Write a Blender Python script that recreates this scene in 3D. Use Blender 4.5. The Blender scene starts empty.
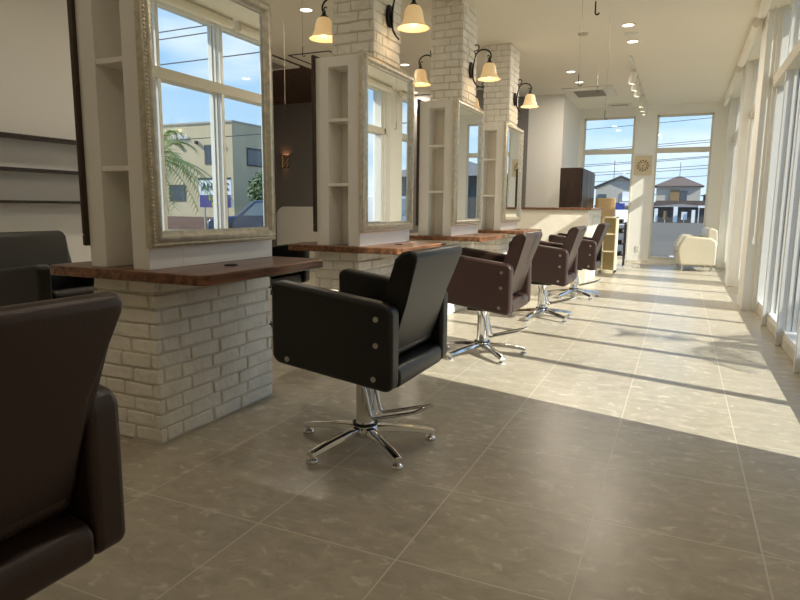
import bpy, bmesh, math, random
from mathutils import Vector, Matrix, Euler
R = math.radians
PI = math.pi
C = bpy.context.scene.collection
random.seed(7)

# ------------------------------------------------------------------ helpers
class MB:
    """collects shapes into one bmesh"""
    def __init__(s):
        s.bm = bmesh.new()
    def box(s, x0, x1, y0, y1, z0, z1, jit=0.0, rnd=None):
        vs = []
        for z in (z0, z1):
            for (x, y) in ((x0, y0), (x1, y0), (x1, y1), (x0, y1)):
                j = [(rnd.random() - .5) * jit for _ in range(3)] if rnd else (0, 0, 0)
                vs.append(s.bm.verts.new((x + j[0], y + j[1], z + j[2])))
        for f in ((3, 2, 1, 0), (4, 5, 6, 7), (0, 1, 5, 4), (1, 2, 6, 5), (2, 3, 7, 6), (3, 0, 4, 7)):
            s.bm.faces.new([vs[i] for i in f])
        return s
    def prism(s, pts, a0, a1, axis='y'):
        """pts = 2D outline; extruded along axis from a0 to a1"""
        def P(p, a):
            if axis == 'y': return (p[0], a, p[1])
            if axis == 'x': return (a, p[0], p[1])
            return (p[0], p[1], a)
        A = [s.bm.verts.new(P(p, a0)) for p in pts]
        B = [s.bm.verts.new(P(p, a1)) for p in pts]
        n = len(pts)
        s.bm.faces.new(A); s.bm.faces.new(B[::-1])
        for i in range(n):
            s.bm.faces.new((A[i], B[i], B[(i + 1) % n], A[(i + 1) % n]))
        return s
    def tube(s, path, r, n=8, cap=True):
        path = [Vector(p) for p in path]
        rs = r if isinstance(r, (list, tuple)) else [r] * len(path)
        rings = []; up = None
        for i, p in enumerate(path):
            d = (path[min(i + 1, len(path) - 1)] - path[max(i - 1, 0)]).normalized()
            if up is None:
                up = Vector((0, 0, 1)) if abs(d.z) < .9 else Vector((1, 0, 0))
            a = d.cross(up)
            if a.length < 1e-5:
                a = d.cross(Vector((0, 1, 0)))
            a.normalize()
            b = a.cross(d).normalized(); up = b
            rings.append([s.bm.verts.new(p + rs[i] * (a * math.cos(2 * PI * k / n) + b * math.sin(2 * PI * k / n))) for k in range(n)])
        for i in range(len(rings) - 1):
            for k in range(n):
                s.bm.faces.new((rings[i][k], rings[i][(k + 1) % n], rings[i + 1][(k + 1) % n], rings[i + 1][k]))
        if cap:
            s.bm.faces.new(rings[0][::-1]); s.bm.faces.new(rings[-1])
        return s
    def lathe(s, prof, c=(0, 0, 0), n=24, closed=False):
        """prof = [(r, z)] revolved about z through c"""
        rings = []
        for (r, z) in prof:
            rings.append([s.bm.verts.new((c[0] + max(r, 1e-4) * math.cos(2 * PI * k / n), c[1] + max(r, 1e-4) * math.sin(2 * PI * k / n), c[2] + z)) for k in range(n)])
        m = len(rings)
        for i in range(m if closed else m - 1):
            A, B = rings[i], rings[(i + 1) % m]
            for k in range(n):
                s.bm.faces.new((A[k], A[(k + 1) % n], B[(k + 1) % n], B[k]))
        if not closed:
            s.bm.faces.new(rings[0][::-1]); s.bm.faces.new(rings[-1])
        return s
    def poly(s, pts):
        s.bm.faces.new([s.bm.verts.new(p) for p in pts]); return s
    def build(s, name, mat, parent=None, bevel=0, seg=2, smooth=False, M=None, subs=0, loc=None):
        bmesh.ops.recalc_face_normals(s.bm, faces=s.bm.faces)
        if M is not None:
            bmesh.ops.transform(s.bm, matrix=M, verts=s.bm.verts)
        me = bpy.data.meshes.new(name); s.bm.to_mesh(me); s.bm.free()
        me.materials.append(mat)
        o = bpy.data.objects.new(name, me); C.objects.link(o)
        if parent: o.parent = parent
        if loc: o.location = loc
        if bevel:
            b = o.modifiers.new('bevel', 'BEVEL'); b.width = bevel; b.segments = seg; b.limit_method = 'ANGLE'; b.angle_limit = R(35)
        if subs:
            sm = o.modifiers.new('sub', 'SUBSURF'); sm.levels = subs; sm.render_levels = subs
        if smooth or bevel or subs:
            for p in me.polygons: p.use_smooth = True
        if smooth and not subs or bevel:
            try:
                me.set_sharp_from_angle(angle=R(48))
            except Exception:
                pass
        return o

def tag(o, label=None, cat=None, group=None, kind=None):
    if label: o['label'] = label
    if cat: o['category'] = cat
    if group: o['group'] = group
    if kind: o['kind'] = kind
    return o
def empty(name, loc=(0, 0, 0), rz=0, label=None, cat=None, group=None):
    o = bpy.data.objects.new(name, None); C.objects.link(o)
    o.location = loc; o.rotation_euler = (0, 0, rz); o.empty_display_size = .1
    return tag(o, label, cat, group)
def struct(o): o['kind'] = 'structure'; return o
def copy_tree(o, parent=None):
    c = o.copy(); C.objects.link(c); c.parent = parent
    for ch in [x for x in o.children]: copy_tree(ch, c)
    return c
def rrect(x0, x1, z0, z1, r, n=6, rs=None):
    """rounded rectangle outline"""
    rs = rs or (r, r, r, r)
    pts = []
    for (cx, cz, a0, q) in ((x1 - rs[0], z1 - rs[0], 0, rs[0]), (x0 + rs[1], z1 - rs[1], 90, rs[1]), (x0 + rs[2], z0 + rs[2], 180, rs[2]), (x1 - rs[3], z0 + rs[3], 270, rs[3])):
        if q < 1e-4: pts.append((cx, cz)); continue
        for k in range(n + 1):
            a = R(a0 + 90 * k / n); pts.append((cx + q * math.cos(a), cz + q * math.sin(a)))
    return pts

# ------------------------------------------------------------------ materials
def lin(c):
    return tuple((v / 255 / 12.92) if v / 255 <= .04045 else ((v / 255 + .055) / 1.055) ** 2.4 for v in c) + (1,)
def mat(name, col, rough=.5, metal=0, spec=.5, noise=None, bump=None, emis=None, coat=0):
    """noise=(scale, amount) colour variation; bump=(scale, strength)"""
    m = bpy.data.materials.new(name); m.use_nodes = True
    nt = m.node_tree; b = nt.nodes['Principled BSDF']
    col = lin(col)
    b.inputs['Base Color'].default_value = col
    b.inputs['Roughness'].default_value = rough; b.inputs['Metallic'].default_value = metal
    b.inputs['Specular IOR Level'].default_value = spec
    if coat: b.inputs['Coat Weight'].default_value = coat; b.inputs['Coat Roughness'].default_value = .15
    if noise or bump:
        tc = nt.nodes.new('ShaderNodeTexCoord')
    if noise:
        n = nt.nodes.new('ShaderNodeTexNoise'); n.inputs['Scale'].default_value = noise[0]; n.inputs['Detail'].default_value = 5
        nt.links.new(tc.outputs['Object'], n.inputs['Vector'])
        r = nt.nodes.new('ShaderNodeValToRGB')
        a = noise[1]
        r.color_ramp.elements[0].position = .3; r.color_ramp.elements[1].position = .7
        r.color_ramp.elements[0].color = tuple(v * (1 - a) for v in col[:3]) + (1,)
        r.color_ramp.elements[1].color = tuple(min(1, v * (1 + a)) for v in col[:3]) + (1,)
        nt.links.new(n.outputs['Fac'], r.inputs['Fac']); nt.links.new(r.outputs['Color'], b.inputs['Base Color'])
    if bump:
        n = nt.nodes.new('ShaderNodeTexNoise'); n.inputs['Scale'].default_value = bump[0]; n.inputs['Detail'].default_value = 6
        nt.links.new(tc.outputs['Object'], n.inputs['Vector'])
        bp = nt.nodes.new('ShaderNodeBump'); bp.inputs['Strength'].default_value = bump[1]; bp.inputs['Distance'].default_value = .01
        nt.links.new(n.outputs['Fac'], bp.inputs['Height']); nt.links.new(bp.outputs['Normal'], b.inputs['Normal'])
    if emis:
        b.inputs['Emission Color'].default_value = lin(emis[0]); b.inputs['Emission Strength'].default_value = emis[1]
    return m

def wood(name, c1, c2, rough=.35, scale=(1, 14, 14)):
    m = bpy.data.materials.new(name); m.use_nodes = True
    nt = m.node_tree; b = nt.nodes['Principled BSDF']
    tc = nt.nodes.new('ShaderNodeTexCoord'); mp = nt.nodes.new('ShaderNodeMapping'); mp.inputs['Scale'].default_value = scale
    n = nt.nodes.new('ShaderNodeTexNoise'); n.inputs['Scale'].default_value = 2.2; n.inputs['Detail'].default_value = 7; n.inputs['Distortion'].default_value = .7
    r = nt.nodes.new('ShaderNodeValToRGB'); r.color_ramp.elements[0].position = .35; r.color_ramp.elements[1].position = .68
    r.color_ramp.elements[0].color = lin(c1); r.color_ramp.elements[1].color = lin(c2)
    nt.links.new(tc.outputs['Object'], mp.inputs['Vector']); nt.links.new(mp.outputs['Vector'], n.inputs['Vector'])
    nt.links.new(n.outputs['Fac'], r.inputs['Fac']); nt.links.new(r.outputs['Color'], b.inputs['Base Color'])
    b.inputs['Roughness'].default_value = rough
    return m

def floor_mat():
    m = bpy.data.materials.new('floor_tile'); m.use_nodes = True
    nt = m.node_tree; b = nt.nodes['Principled BSDF']; L = nt.links.new; N = nt.nodes.new
    T = .5296
    tc = N('ShaderNodeTexCoord'); mp = N('ShaderNodeMapping')
    mp.inputs['Location'].default_value = (.215 + T * 40, -2.165 + T * 40, 0)
    L(tc.outputs['Object'], mp.inputs['Vector'])
    br = N('ShaderNodeTexBrick'); br.offset = 0; br.squash = 1
    br.inputs['Scale'].default_value = 1; br.inputs['Brick Width'].default_value = T; br.inputs['Row Height'].default_value = T
    br.inputs['Mortar Size'].default_value = .0033; br.inputs['Mortar Smooth'].default_value = .3
    br.inputs['Color1'].default_value = (.45, .45, .45, 1); br.inputs['Color2'].default_value = (.55, .55, .55, 1)
    L(mp.outputs['Vector'], br.inputs['Vector'])
    # marbled body: two noises, one stretched
    mp2 = N('ShaderNodeMapping'); mp2.inputs['Scale'].default_value = (1.0, 1.5, 1); L(tc.outputs['Object'], mp2.inputs['Vector'])
    n1 = N('ShaderNodeTexNoise'); n1.inputs['Scale'].default_value = 9; n1.inputs['Detail'].default_value = 10; n1.inputs['Roughness'].default_value = .68; n1.inputs['Distortion'].default_value = .5
    L(mp2.outputs['Vector'], n1.inputs['Vector'])
    r1 = N('ShaderNodeValToRGB'); e = r1.color_ramp.elements
    e[0].position = .3; e[0].color = lin((164, 155, 138)); e[1].position = .62; e[1].color = lin((190, 181, 162))
    x = e.new(.74); x.color = lin((222, 214, 194))
    L(n1.outputs['Fac'], r1.inputs['Fac'])
    n2 = N('ShaderNodeTexNoise'); n2.inputs['Scale'].default_value = 13; n2.inputs['Detail'].default_value = 8; n2.inputs['Distortion'].default_value = .7
    L(mp2.outputs['Vector'], n2.inputs['Vector'])
    r2 = N('ShaderNodeValToRGB'); r2.color_ramp.elements[0].position = .58; r2.color_ramp.elements[1].position = .70
    L(n2.outputs['Fac'], r2.inputs['Fac'])
    mx = N('ShaderNodeMixRGB'); mx.inputs['Color2'].default_value = lin((228, 221, 204)); L(r2.outputs['Color'], mx.inputs['Fac']); L(r1.outputs['Color'], mx.inputs['Color1'])
    mf = N('ShaderNodeMath'); mf.operation = 'MULTIPLY'; mf.inputs[1].default_value = .55; L(r2.outputs['Color'], mf.inputs[0]); L(mf.outputs[0], mx.inputs['Fac'])
    # tile to tile variation
    ov = N('ShaderNodeMixRGB'); ov.blend_type = 'OVERLAY'; ov.inputs['Fac'].default_value = .35; L(mx.outputs['Color'], ov.inputs['Color1']); L(br.outputs['Color'], ov.inputs['Color2'])
    gm = N('ShaderNodeMixRGB'); gm.inputs['Color2'].default_value = lin((212, 205, 188)); L(br.outputs['Fac'], gm.inputs['Fac']); L(ov.outputs['Color'], gm.inputs['Color1'])
    L(gm.outputs['Color'], b.inputs['Base Color'])
    rr = N('ShaderNodeMath'); rr.operation = 'MULTIPLY_ADD'; rr.inputs[1].default_value = .16; rr.inputs[2].default_value = .24; L(n1.outputs['Fac'], rr.inputs[0]); L(rr.outputs[0], b.inputs['Roughness'])
    bp = N('ShaderNodeBump'); bp.inputs['Strength'].default_value = .25; bp.inputs['Distance'].default_value = .004; bp.invert = True
    L(br.outputs['Fac'], bp.inputs['Height']); L(bp.outputs['Normal'], b.inputs['Normal'])
    b.inputs['Specular IOR Level'].default_value = .45
    return m

def glass_mat():
    m = bpy.data.materials.new('window_glass'); m.use_nodes = True
    nt = m.node_tree; nt.nodes.remove(nt.nodes['Principled BSDF']); out = nt.nodes['Material Output']
    t = nt.nodes.new('ShaderNodeBsdfTransparent'); t.inputs['Color'].default_value = (.95, .97, .96, 1)
    g = nt.nodes.new('ShaderNodeBsdfGlossy'); g.inputs['Roughness'].default_value = .02
    lw = nt.nodes.new('ShaderNodeLayerWeight'); lw.inputs['Blend'].default_value = .5
    pw = nt.nodes.new('ShaderNodeMath'); pw.operation = 'POWER'; pw.inputs[1].default_value = 5; nt.links.new(lw.outputs['Facing'], pw.inputs[0])
    fr = nt.nodes.new('ShaderNodeMath'); fr.operation = 'MULTIPLY_ADD'; fr.inputs[1].default_value = 1.0; fr.inputs[2].default_value = .025; nt.links.new(pw.outputs[0], fr.inputs[0])
    mx = nt.nodes.new('ShaderNodeMixShader')
    nt.links.new(fr.outputs[0], mx.inputs[0]); nt.links.new(t.outputs[0], mx.inputs[1]); nt.links.new(g.outputs[0], mx.inputs[2])
    nt.links.new(mx.outputs[0], out.inputs[0])
    return m

M = dict(
    floor=floor_mat(), glass=glass_mat(),
    ceil=mat('ceiling_paper', (238, 233, 219), .9, bump=(60, .05)),
    wall=mat('cream_wallpaper', (238, 236, 229), .85, bump=(90, .08)),
    dark=mat('charcoal_wallpaper', (140, 135, 131), .85, bump=(90, .1)),
    white=mat('white_cabinet_paint', (240, 237, 229), .5, bump=(120, .03)),
    brick=mat('painted_brick', (236, 232, 221), .8, noise=(9, .07), bump=(32, 1.0)),
    mortar=mat('brick_mortar', (212, 206, 192), .95, bump=(80, .5)),
    walnut=wood('walnut_top', (78, 50, 35), (148, 102, 70), .28, (14, 1.2, 14)),
    darkwood=wood('dark_wood', (30, 20, 16), (62, 42, 32), .4, (14, 14, 1)),
    woodceil=wood('wood_ceiling', (54, 38, 30), (96, 68, 52), .55, (12, 1, 1)),
    black=mat('black_leather', (14, 13, 12), .38, spec=.6, bump=(220, .12)),
    brown=mat('brown_leather', (54, 37, 32), .38, spec=.55, bump=(220, .12)),
    chrome=mat('chrome', (225, 225, 225), .09, 1),
    steel=mat('brushed_steel', (196, 194, 188), .32, 1),
    rubber=mat('black_plastic', (22, 22, 22), .5),
    iron=mat('wrought_iron', (34, 30, 28), .55, .3), bronze=mat('dark_bronze', (72, 60, 48), .4, .4),
    silver=mat('silver_leaf', (210, 202, 180), .33, .4, noise=(30, .18), bump=(70, .25)),
    silverdark=mat('aged_silver', (200, 194, 176), .35, .7, noise=(40, .15), bump=(70, .3)),
    mirror=mat('mirror_silver', (244, 246, 244), .0, 1),
    frame=mat('aluminium_white', (234, 235, 232), .38, .15),
    sash=mat('window_sash_beige', (214, 208, 192), .5),
    shade=mat('alabaster_glass', (246, 226, 186), .35, emis=((255, 206, 138), .22)),
    bulb=mat('bulb_glow', (255, 240, 200), .4, emis=((255, 226, 160), 5)),
    lamp=mat('downlight_glow', (255, 250, 235), .4, emis=((255, 246, 225), 2.6)),
    plaster=mat('textured_plaster', (236, 231, 216), .8, bump=(7, .9)),
    tan=mat('tan_board', (190, 162, 118), .6, noise=(5, .06)),
    creamshelf=mat('cream_board', (232, 222, 190), .55),
    sofa=mat('cream_leatherette', (196, 187, 164), .42, bump=(160, .08)),
    plastic=mat('white_plastic', (228, 226, 216), .4),
    grille=mat('grey_grille', (172, 166, 154), .6),
    dot=mat('brown_wood_dots', (118, 88, 56), .5),
    clock=mat('clock_board', (216, 200, 168), .6),
    asphalt=mat('asphalt', (96, 90, 80), .9, noise=(1.2, .12), bump=(20, .4)),
    bwall=mat('beige_tile_cladding', (206, 190, 156), .8, noise=(1.4, .05)),
    roof=mat('roof_tile', (104, 90, 82), .8, noise=(4, .2)),
    roofblue=mat('blue_grey_roof', (104, 102, 100), .8, noise=(4, .15)),
    hwall=mat('house_render', (186, 180, 168), .85, noise=(2, .06)),
    hdark=mat('house_dark', (84, 80, 78), .8),
    shut=mat('brown_shutter', (150, 122, 84), .7),
    glasscar=mat('car_glass', (150, 164, 164), .2, spec=.6),
    glassdark=mat('dark_window', (70, 78, 88), .15, spec=.8),
    carblue=mat('blue_car_paint', (58, 72, 96), .25, coat=.6),
    carwhite=mat('white_car_paint', (228, 230, 232), .25, coat=.6),
    banner=mat('blue_banner', (60, 76, 150), .7, noise=(3, .3)),
    signw=mat('sign_white', (236, 238, 240), .5),
    signp=mat('sign_purple', (74, 70, 134), .5),
    signy=mat('sign_yellow', (232, 222, 70), .5),
    signd=mat('sign_dark', (52, 60, 76), .5),
    leaf=mat('palm_leaf', (136, 158, 86), .55, noise=(3, .3)),
    trunk=mat('palm_trunk', (110, 92, 70), .9, bump=(20, .8)),
    hedge=mat('hedge_leaf', (66, 92, 44), .7, noise=(6, .35)),
    hose=mat('dark_cable', (58, 60, 70), .6),
)

# ------------------------------------------------------------------ camera
cam = bpy.data.cameras.new('camera'); co = bpy.data.objects.new('camera', cam); C.objects.link(co)
p, yaw, roll = R(8.587), R(24.32), R(.534)
R0 = Vector((math.cos(yaw), math.sin(yaw), 0)); F = Vector((-math.sin(yaw) * math.cos(p), math.cos(yaw) * math.cos(p), -math.sin(p)))
U0 = R0.cross(F)
Rr = R0 * math.cos(roll) + U0 * math.sin(roll); Uu = U0 * math.cos(roll) - R0 * math.sin(roll)
mw = Matrix((Rr, Uu, -F)).transposed().to_4x4(); mw.translation = (0, 0, 1.1)
co.matrix_world = mw
cam.sensor_width = 36; cam.sensor_fit = 'HORIZONTAL'; cam.lens = 615.3 / 800 * 36; cam.clip_end = 500; cam.clip_start = .05
bpy.context.scene.camera = co

# ------------------------------------------------------------------ shell
XL, XR, YB, YF, ZC = -5.25, .87, -3.0, 13.65, 3.15
def sbox(name, m, *a, bevel=0, parent=None):
    o = MB().box(*a).build(name, m, parent, bevel=bevel)
    return o if parent else struct(o)
sbox('floor', M['floor'], -9.6, 1.02, YB - .1, YF + .15, -.12, 0)
sbox('ceiling', M['ceil'], XL, 1.02, YB - .1, YF + .15, ZC, ZC + .2)
# slatted wooden ceiling of the side room
sbox('ceiling_side_room', M['woodceil'], -9.6, XL, 5.9, 10.95, ZC, ZC + .2)
sbox('wall_left', M['wall'], XL - .15, XL, YB, 6.7, 0, ZC)
sbox('wall_side_room', M['wall'], -9.6, XL - .15, 5.95, 6.1, 0, ZC)
sbox('wall_side_room_end', M['dark'], -9.75, -9.6, 5.95, 10.95, 0, ZC)
sbox('wall_charcoal', M['dark'], -9.6, -2.75, 10.85, 11.0, 0, ZC)
sbox('wall_partition', M['wall'], -2.72, -2.08, 11.75, YF, 0, ZC)
sbox('wall_alcove', M['dark'], -5.4, -2.72, 11.75, 11.9, 0, ZC)
sbox('wall_back', M['wall'], XL - .15, 1.02, YB - .12, YB, 0, ZC)
sbox('wall_right', M['wall'], .85, 1.02, YB, 3.0, 0, ZC)
# far wall in pieces round the two windows
fw = MB(); y0, y1 = YF, YF + .15
fw.box(-2.08, -1.98, y0, y1, 0, ZC); fw.box(-1.98, .44, y0, y1, 2.96, ZC); fw.box(-.98, -.57, y0, y1, 0, 2.96); fw.box(.44, 1.02, y0, y1, 0, ZC)
fw.box(-1.98, -.98, y0, y1, 0, .09); fw.box(-.57, .44, y0, y1, 0, .09)
struct(fw.build('wall_far', M['wall']))
for k, (a, b) in enumerate(((-1.98, -.98), (-.57, .44))):
    w = empty('window_%d' % (k + 1), (0, 0, 0)); w['kind'] = 'structure'
    f = MB(); t = .035
    f.box(a, a + t, YF - .01, YF + .07, .09, 2.96); f.box(b - t, b, YF - .01, YF + .07, .09, 2.96)
    f.box(a, b, YF - .01, YF + .07, 2.92, 2.96); f.box(a, b, YF - .012, YF + .07, .09, .14)
    f.build('frame', M['sash'], w, bevel=.004)
    MB().box(a + t, b - t, YF - .005, YF + .06, 2.22, 2.32).build('transom', M['sash'], w, bevel=.004)
    for z0, z1 in ((.14, 2.22), (2.32, 2.92)):
        MB().box(a + t, b - t, YF + .03, YF + .036, z0, z1).build('pane', M['glass'], w)
# piers and header on the window side
for k, (a, b) in enumerate(((7.68, 8.24), (10.1, 10.6), (13.35, YF))):
    sbox('wall_right_pier' if k == 0 else 'wall_right_pier.%03d' % k, M['wall'], .672, 1.02, a, b, 0, ZC, bevel=.006)
sbox('wall_right_header', M['wall'], .941, 1.02, 3.0, YF, 3.15, ZC + .1)
sbox('trim_2', M['wall'], .95, 1.02, 2.0, 15.0, ZC + .2, 3.45)
sbox('eaves_sun_cut', M['frame'], 1.02, 1.7, 1.5, 15.0, 3.45, 3.52)   # unseen eaves outside, added and sized to cut off the sun
bays = ((3.0, 7.68, (3.98, 4.87, 5.82, 6.78)), (8.24, 10.1, (9.2,)), (10.6, 13.35, (11.5, 12.45)))
for k, (a, b, ms) in enumerate(bays):
    w = empty('window_%d' % (k + 3), (0, 0, 0)); w['kind'] = 'structure'
    MB().box(.815, 1.0, a, b, 0, .095).build('sill', M['sash'], w, bevel=.006)
    f = MB(); f.box(.82, .94, a, b, .095, .13); f.box(.84, .94, a, b, 3.10, 3.15); f.box(.78, .94, a, a + .05, .10, 3.15); f.box(.765, .94, b - .05, b, 0, 3.15); f.box(.80, .94, b - .11, b - .05, 0, 3.15)
    f.build('frame', M['frame'], w, bevel=.004)
    MB().box(.765, .93, a, b, 2.36, 2.47).build('transom', M['sash'], w, bevel=.005)
    for y in ms:
        m_ = MB(); m_.box(.775, .85, y - .022, y + .022, 0, 3.149); m_.box(.835, .875, y - .032, y + .032, .10, 3.149); m_.box(.88, .94, y - .038, y + .038, .10, 3.149)
        m_.build('mullion', M['frame'], w, bevel=.004)
    ys = [a + .05] + list(ms) + [b - .05]
    for i in range(len(ys) - 1):
        for z0, z1 in ((.14, 2.36), (2.47, 3.10)):
            MB().box(.895, .901, ys[i], ys[i + 1], z0, z1).build('pane', M['glass'], w)
# skirting boards
for nm, a in (('baseboard_left', (XL, XL + .012, YB, 6.7)), ('baseboard_far', (-.97, -.58, YF - .012, YF))):
    sbox(nm, M['sash'], *a, 0, .06)

# ------------------------------------------------------------------ brickwork
def bricks(x0, x1, y0, y1, z0, z1, seed, pitch=.0722, ln=.21):
    rnd = random.Random(seed); mb = MB(); g = .010; d = .035
    rows = round((z1 - z0) / pitch); ph = (z1 - z0) / rows
    for r in range(rows):
        za = z0 + r * ph + g / 2; zb = z0 + (r + 1) * ph - g / 2
        odd = r % 2
        for (lo, hi, ax) in ((x0, x1, 'x'), (y0, y1, 'y')):
            for side in (0, 1):
                own = (odd == (0 if ax == 'x' else 1))
                a, b = (lo, hi) if own else (lo + d + g, hi - d - g)
                cuts = [a]; p_ = a + (ln if own else ln * .5)
                while p_ < b - ln * .35:
                    cuts.append(p_ + rnd.uniform(-.006, .006)); p_ += ln
                cuts.append(b)
                for i in range(len(cuts) - 1):
                    ca = cuts[i] + (g / 2 if i else 0); cb = cuts[i + 1] - (g / 2 if i < len(cuts) - 2 else 0)
                    o = rnd.uniform(-.005, .005)
                    if ax == 'x':
                        if side == 0: mb.box(ca, cb, y0 - o, y0 + d, za, zb, .009, rnd)
                        else: mb.box(ca, cb, y1 - d, y1 + o, za, zb, .009, rnd)
                    else:
                        if side == 0: mb.box(x0 - o, x0 + d, ca, cb, za, zb, .009, rnd)
                        else: mb.box(x1 - d, x1 + o, ca, cb, za, zb, .009, rnd)
    return mb
def core(x0, x1, y0, y1, z0, z1, i=.0085):
    return MB().box(x0 + i, x1 - i, y0 + i, y1 - i, z0, z1)

# ------------------------------------------------------------------ styling stations
Y0 = [.04, 1.96, 3.88, 5.80, 7.66]
ZT = .82
def ornate_frame(w, h, fw=.078, dep=.05):
    """mitred moulding in local coords: u along y, z up, +x outwards; returns MB"""
    prof = [(0, 0), (0, .022), (.006, .034), (.016, .040), (.022, .034), (.034, .046), (.052, .046), (.060, .036), (.066, .026), (.074, .026), (.080, .016), (.085, .012), (.085, 0)]
    mb = MB(); rings = []
    for (t, e) in prof:
        t *= fw / .085; e *= dep / .05
        rings.append([mb.bm.verts.new(v) for v in ((e, t, t), (e, w - t, t), (e, w - t, h - t), (e, t, h - t))])
    for i in range(len(rings) - 1):
        for k in range(4):
            mb.bm.faces.new((rings[i][k], rings[i][(k + 1) % 4], rings[i + 1][(k + 1) % 4], rings[i + 1][k]))
    return mb
def bead_rope(w, h, t, e, r, step):
    mb = MB()
    def bead(y, z, along):
        n = 6; vs = []
        c = Vector((e, y, z)); ax = Vector((0, 1, .55)) if along == 'y' else Vector((0, .55, 1)); ax.normalize()
        m_ = Matrix.Translation(c) @ ax.to_track_quat('Z', 'Y').to_matrix().to_4x4() @ Matrix.Diagonal((r, r, r * 1.35, 1))
        bmesh.ops.create_icosphere(mb.bm, subdivisions=1, radius=1, matrix=m_)
    k = t
    while k < w - t:
        bead(k, t, 'y'); bead(k, h - t, 'y'); k += step
    k = t + step
    while k < h - t - step * .5:
        bead(t, k, 'z'); bead(w - t, k, 'z'); k += step
    return mb
MW, MH = .885, 1.235
def make_mirror():
    root = empty('wall_mirror')
    MB().box(-.005, .014, .02, MW - .02, .02, MH - .02).build('backing', M['darkwood'], root)
    ornate_frame(MW, MH).build('frame', M['silver'], root, smooth=True)
    f = [o for o in root.children if o.name.startswith('frame')][0]
    bead_rope(MW, MH, .014, .036, .0062, .0165).build('rope_beading', M['silverdark'], f, smooth=True)
    bead_rope(MW, MH, .070, .022, .0035, .010).build('inner_beading', M['silverdark'], f, smooth=True)
    MB().box(.0145, .018, .071, MW - .071, .071, MH - .071).build('mirror_glass', M['mirror'], root)
    return root
def make_back_mirror():
    root = empty('wall_mirror')
    mb = MB(); t = .05
    mb.box(-.024, 0, 0, MW, 0, t); mb.box(-.024, 0, 0, MW, MH - t, MH); mb.box(-.024, 0, 0, t, t, MH - t); mb.box(-.024, 0, MW - t, MW, t, MH - t)
    mb.build('frame', M['bronze'], root, bevel=.006)
    MB().box(-.02, -.004, t, MW - t, t, MH - t).build('mirror_glass', M['mirror'], root)
    return root
def make_station(seed):
    """local: origin at tower front plane y=0, x in world"""
    root = empty('styling_station')
    c_ = core(-2.49, -2.115, .06, .92, 0, .775).build('brick_base', M['mortar'], root)
    bricks(-2.49, -2.115, .06, .92, .004, .775, seed).build('brick_facing', M['brick'], c_, bevel=.006, seg=2)
    pts = rrect(-2.67, -1.73, -.05, .90, .05, 6)
    wt = MB().prism(pts, .775, ZT, 'z').build('worktop', M['walnut'], root, bevel=.005)
    MB().lathe([(.0, .0), (.03, .0), (.032, .003), (.02, .006), (0, .006)], (-1.93, .36, ZT), 20).build('cable_cap', M['rubber'], wt, smooth=True)
    t = MB()
    a, b, na, nb, d = -2.425, -2.07, -2.325, -2.165, .20
    t.box(a, b, d, .88, ZT, 2.13); t.box(a, na, 0, d, ZT, 2.13); t.box(nb, b, 0, d, ZT, 2.13); t.box(na, nb, 0, d, 2.06, 2.13)
    tw = t.build('shelf_tower', M['white'], root, bevel=.0025)
    for z in (1.243, 1.69):
        MB().box(na, nb, .004, d, z, z + .022).build('shelf', M['white'], tw, bevel=.002)
    return root
def make_sconce():
    """wall at x=0, lamp out along +x, origin at back plate centre"""
    root = empty('wall_sconce')
    pts = [(.05 * math.cos(R(a)) * 1.0, .085 * math.sin(R(a))) for a in range(22, 382, 45)]
    MB().prism(pts, 0, .022, 'x').build('back_plate', M['iron'], root, bevel=.005)
    arm = MB()
    S = []
    for k in range(25):      # long S-shaped stem
        t = k / 24; z = .125 - .29 * t; x = .05 + .035 * math.sin(t * 2.3 - .3) * (1 if t < .9 else .8) - .02 * math.sin(t * PI)
        S.append((.052 - .022 * math.sin(t * PI) + .055 * max(0, (t - .7) / .3) ** 2 * .6, 0, z))
    arm.tube(S, [.006 + .003 * math.sin(PI * k / 24) for k in range(25)], 8)
    A = [(.052, 0, .125)]
    for k in range(1, 21):   # hook over to the shade
        a = R(180 - 215 * k / 20); A.append((.052 + .084 + .084 * math.cos(a), 0, .125 + .068 * math.sin(a)))
    arm.tube(A, .0075, 8)
    B = []
    for k in range(16):      # curl above
        a = R(-120 + 260 * k / 15); rr = .036 - .0010 * k; B.append((.055 + .012 + rr * math.cos(a) - .005, 0, .222 + rr * math.sin(a)))
    arm.tube([(.060, 0, .135), (.050, 0, .165)] + B[::1], .006, 8)
    B = []
    for k in range(14):      # small curl by the cap
        a = R(-90 + 250 * k / 13); rr = .018 - .0005 * k; B.append((.19 + rr * math.cos(a) * .9, 0, .118 + rr * math.sin(a)))
    arm.tube(B, .005, 8)
    arm.tube([(.0, 0, 0), (.032, 0, 0)], .012, 10)
    bmesh.ops.create_icosphere(arm.bm, subdivisions=2, radius=.008, matrix=Matrix.Translation(S[-1]))
    arm.build('scroll_arm', M['iron'], root, smooth=True)
    sx = .205
    MB().lathe([(.0, .095), (.012, .095), (.016, .075), (.034, .058), (.040, .046), (.036, .044), (0, .05)], (sx, 0, 0), 24).build('cap', M['iron'], root, smooth=True)
    out = [(.030, .056), (.048, .048), (.062, .026), (.069, -.005), (.075, -.042), (.086, -.072), (.104, -.093), (.121, -.102)]
    inn = [(r - .004, z - .002) for r, z in out[::-1]]
    MB().lathe(out + inn, (sx, 0, 0), 36, closed=True).build('lamp_shade', M['shade'], root, smooth=True)
    MB().lathe([(0, .03), (.012, .03), (.014, 0), (.026, -.03), (.030, -.055), (.022, -.078), (0, -.088)], (sx, 0, 0), 18).build('bulb', M['bulb'], root, smooth=True)
    return root

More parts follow.
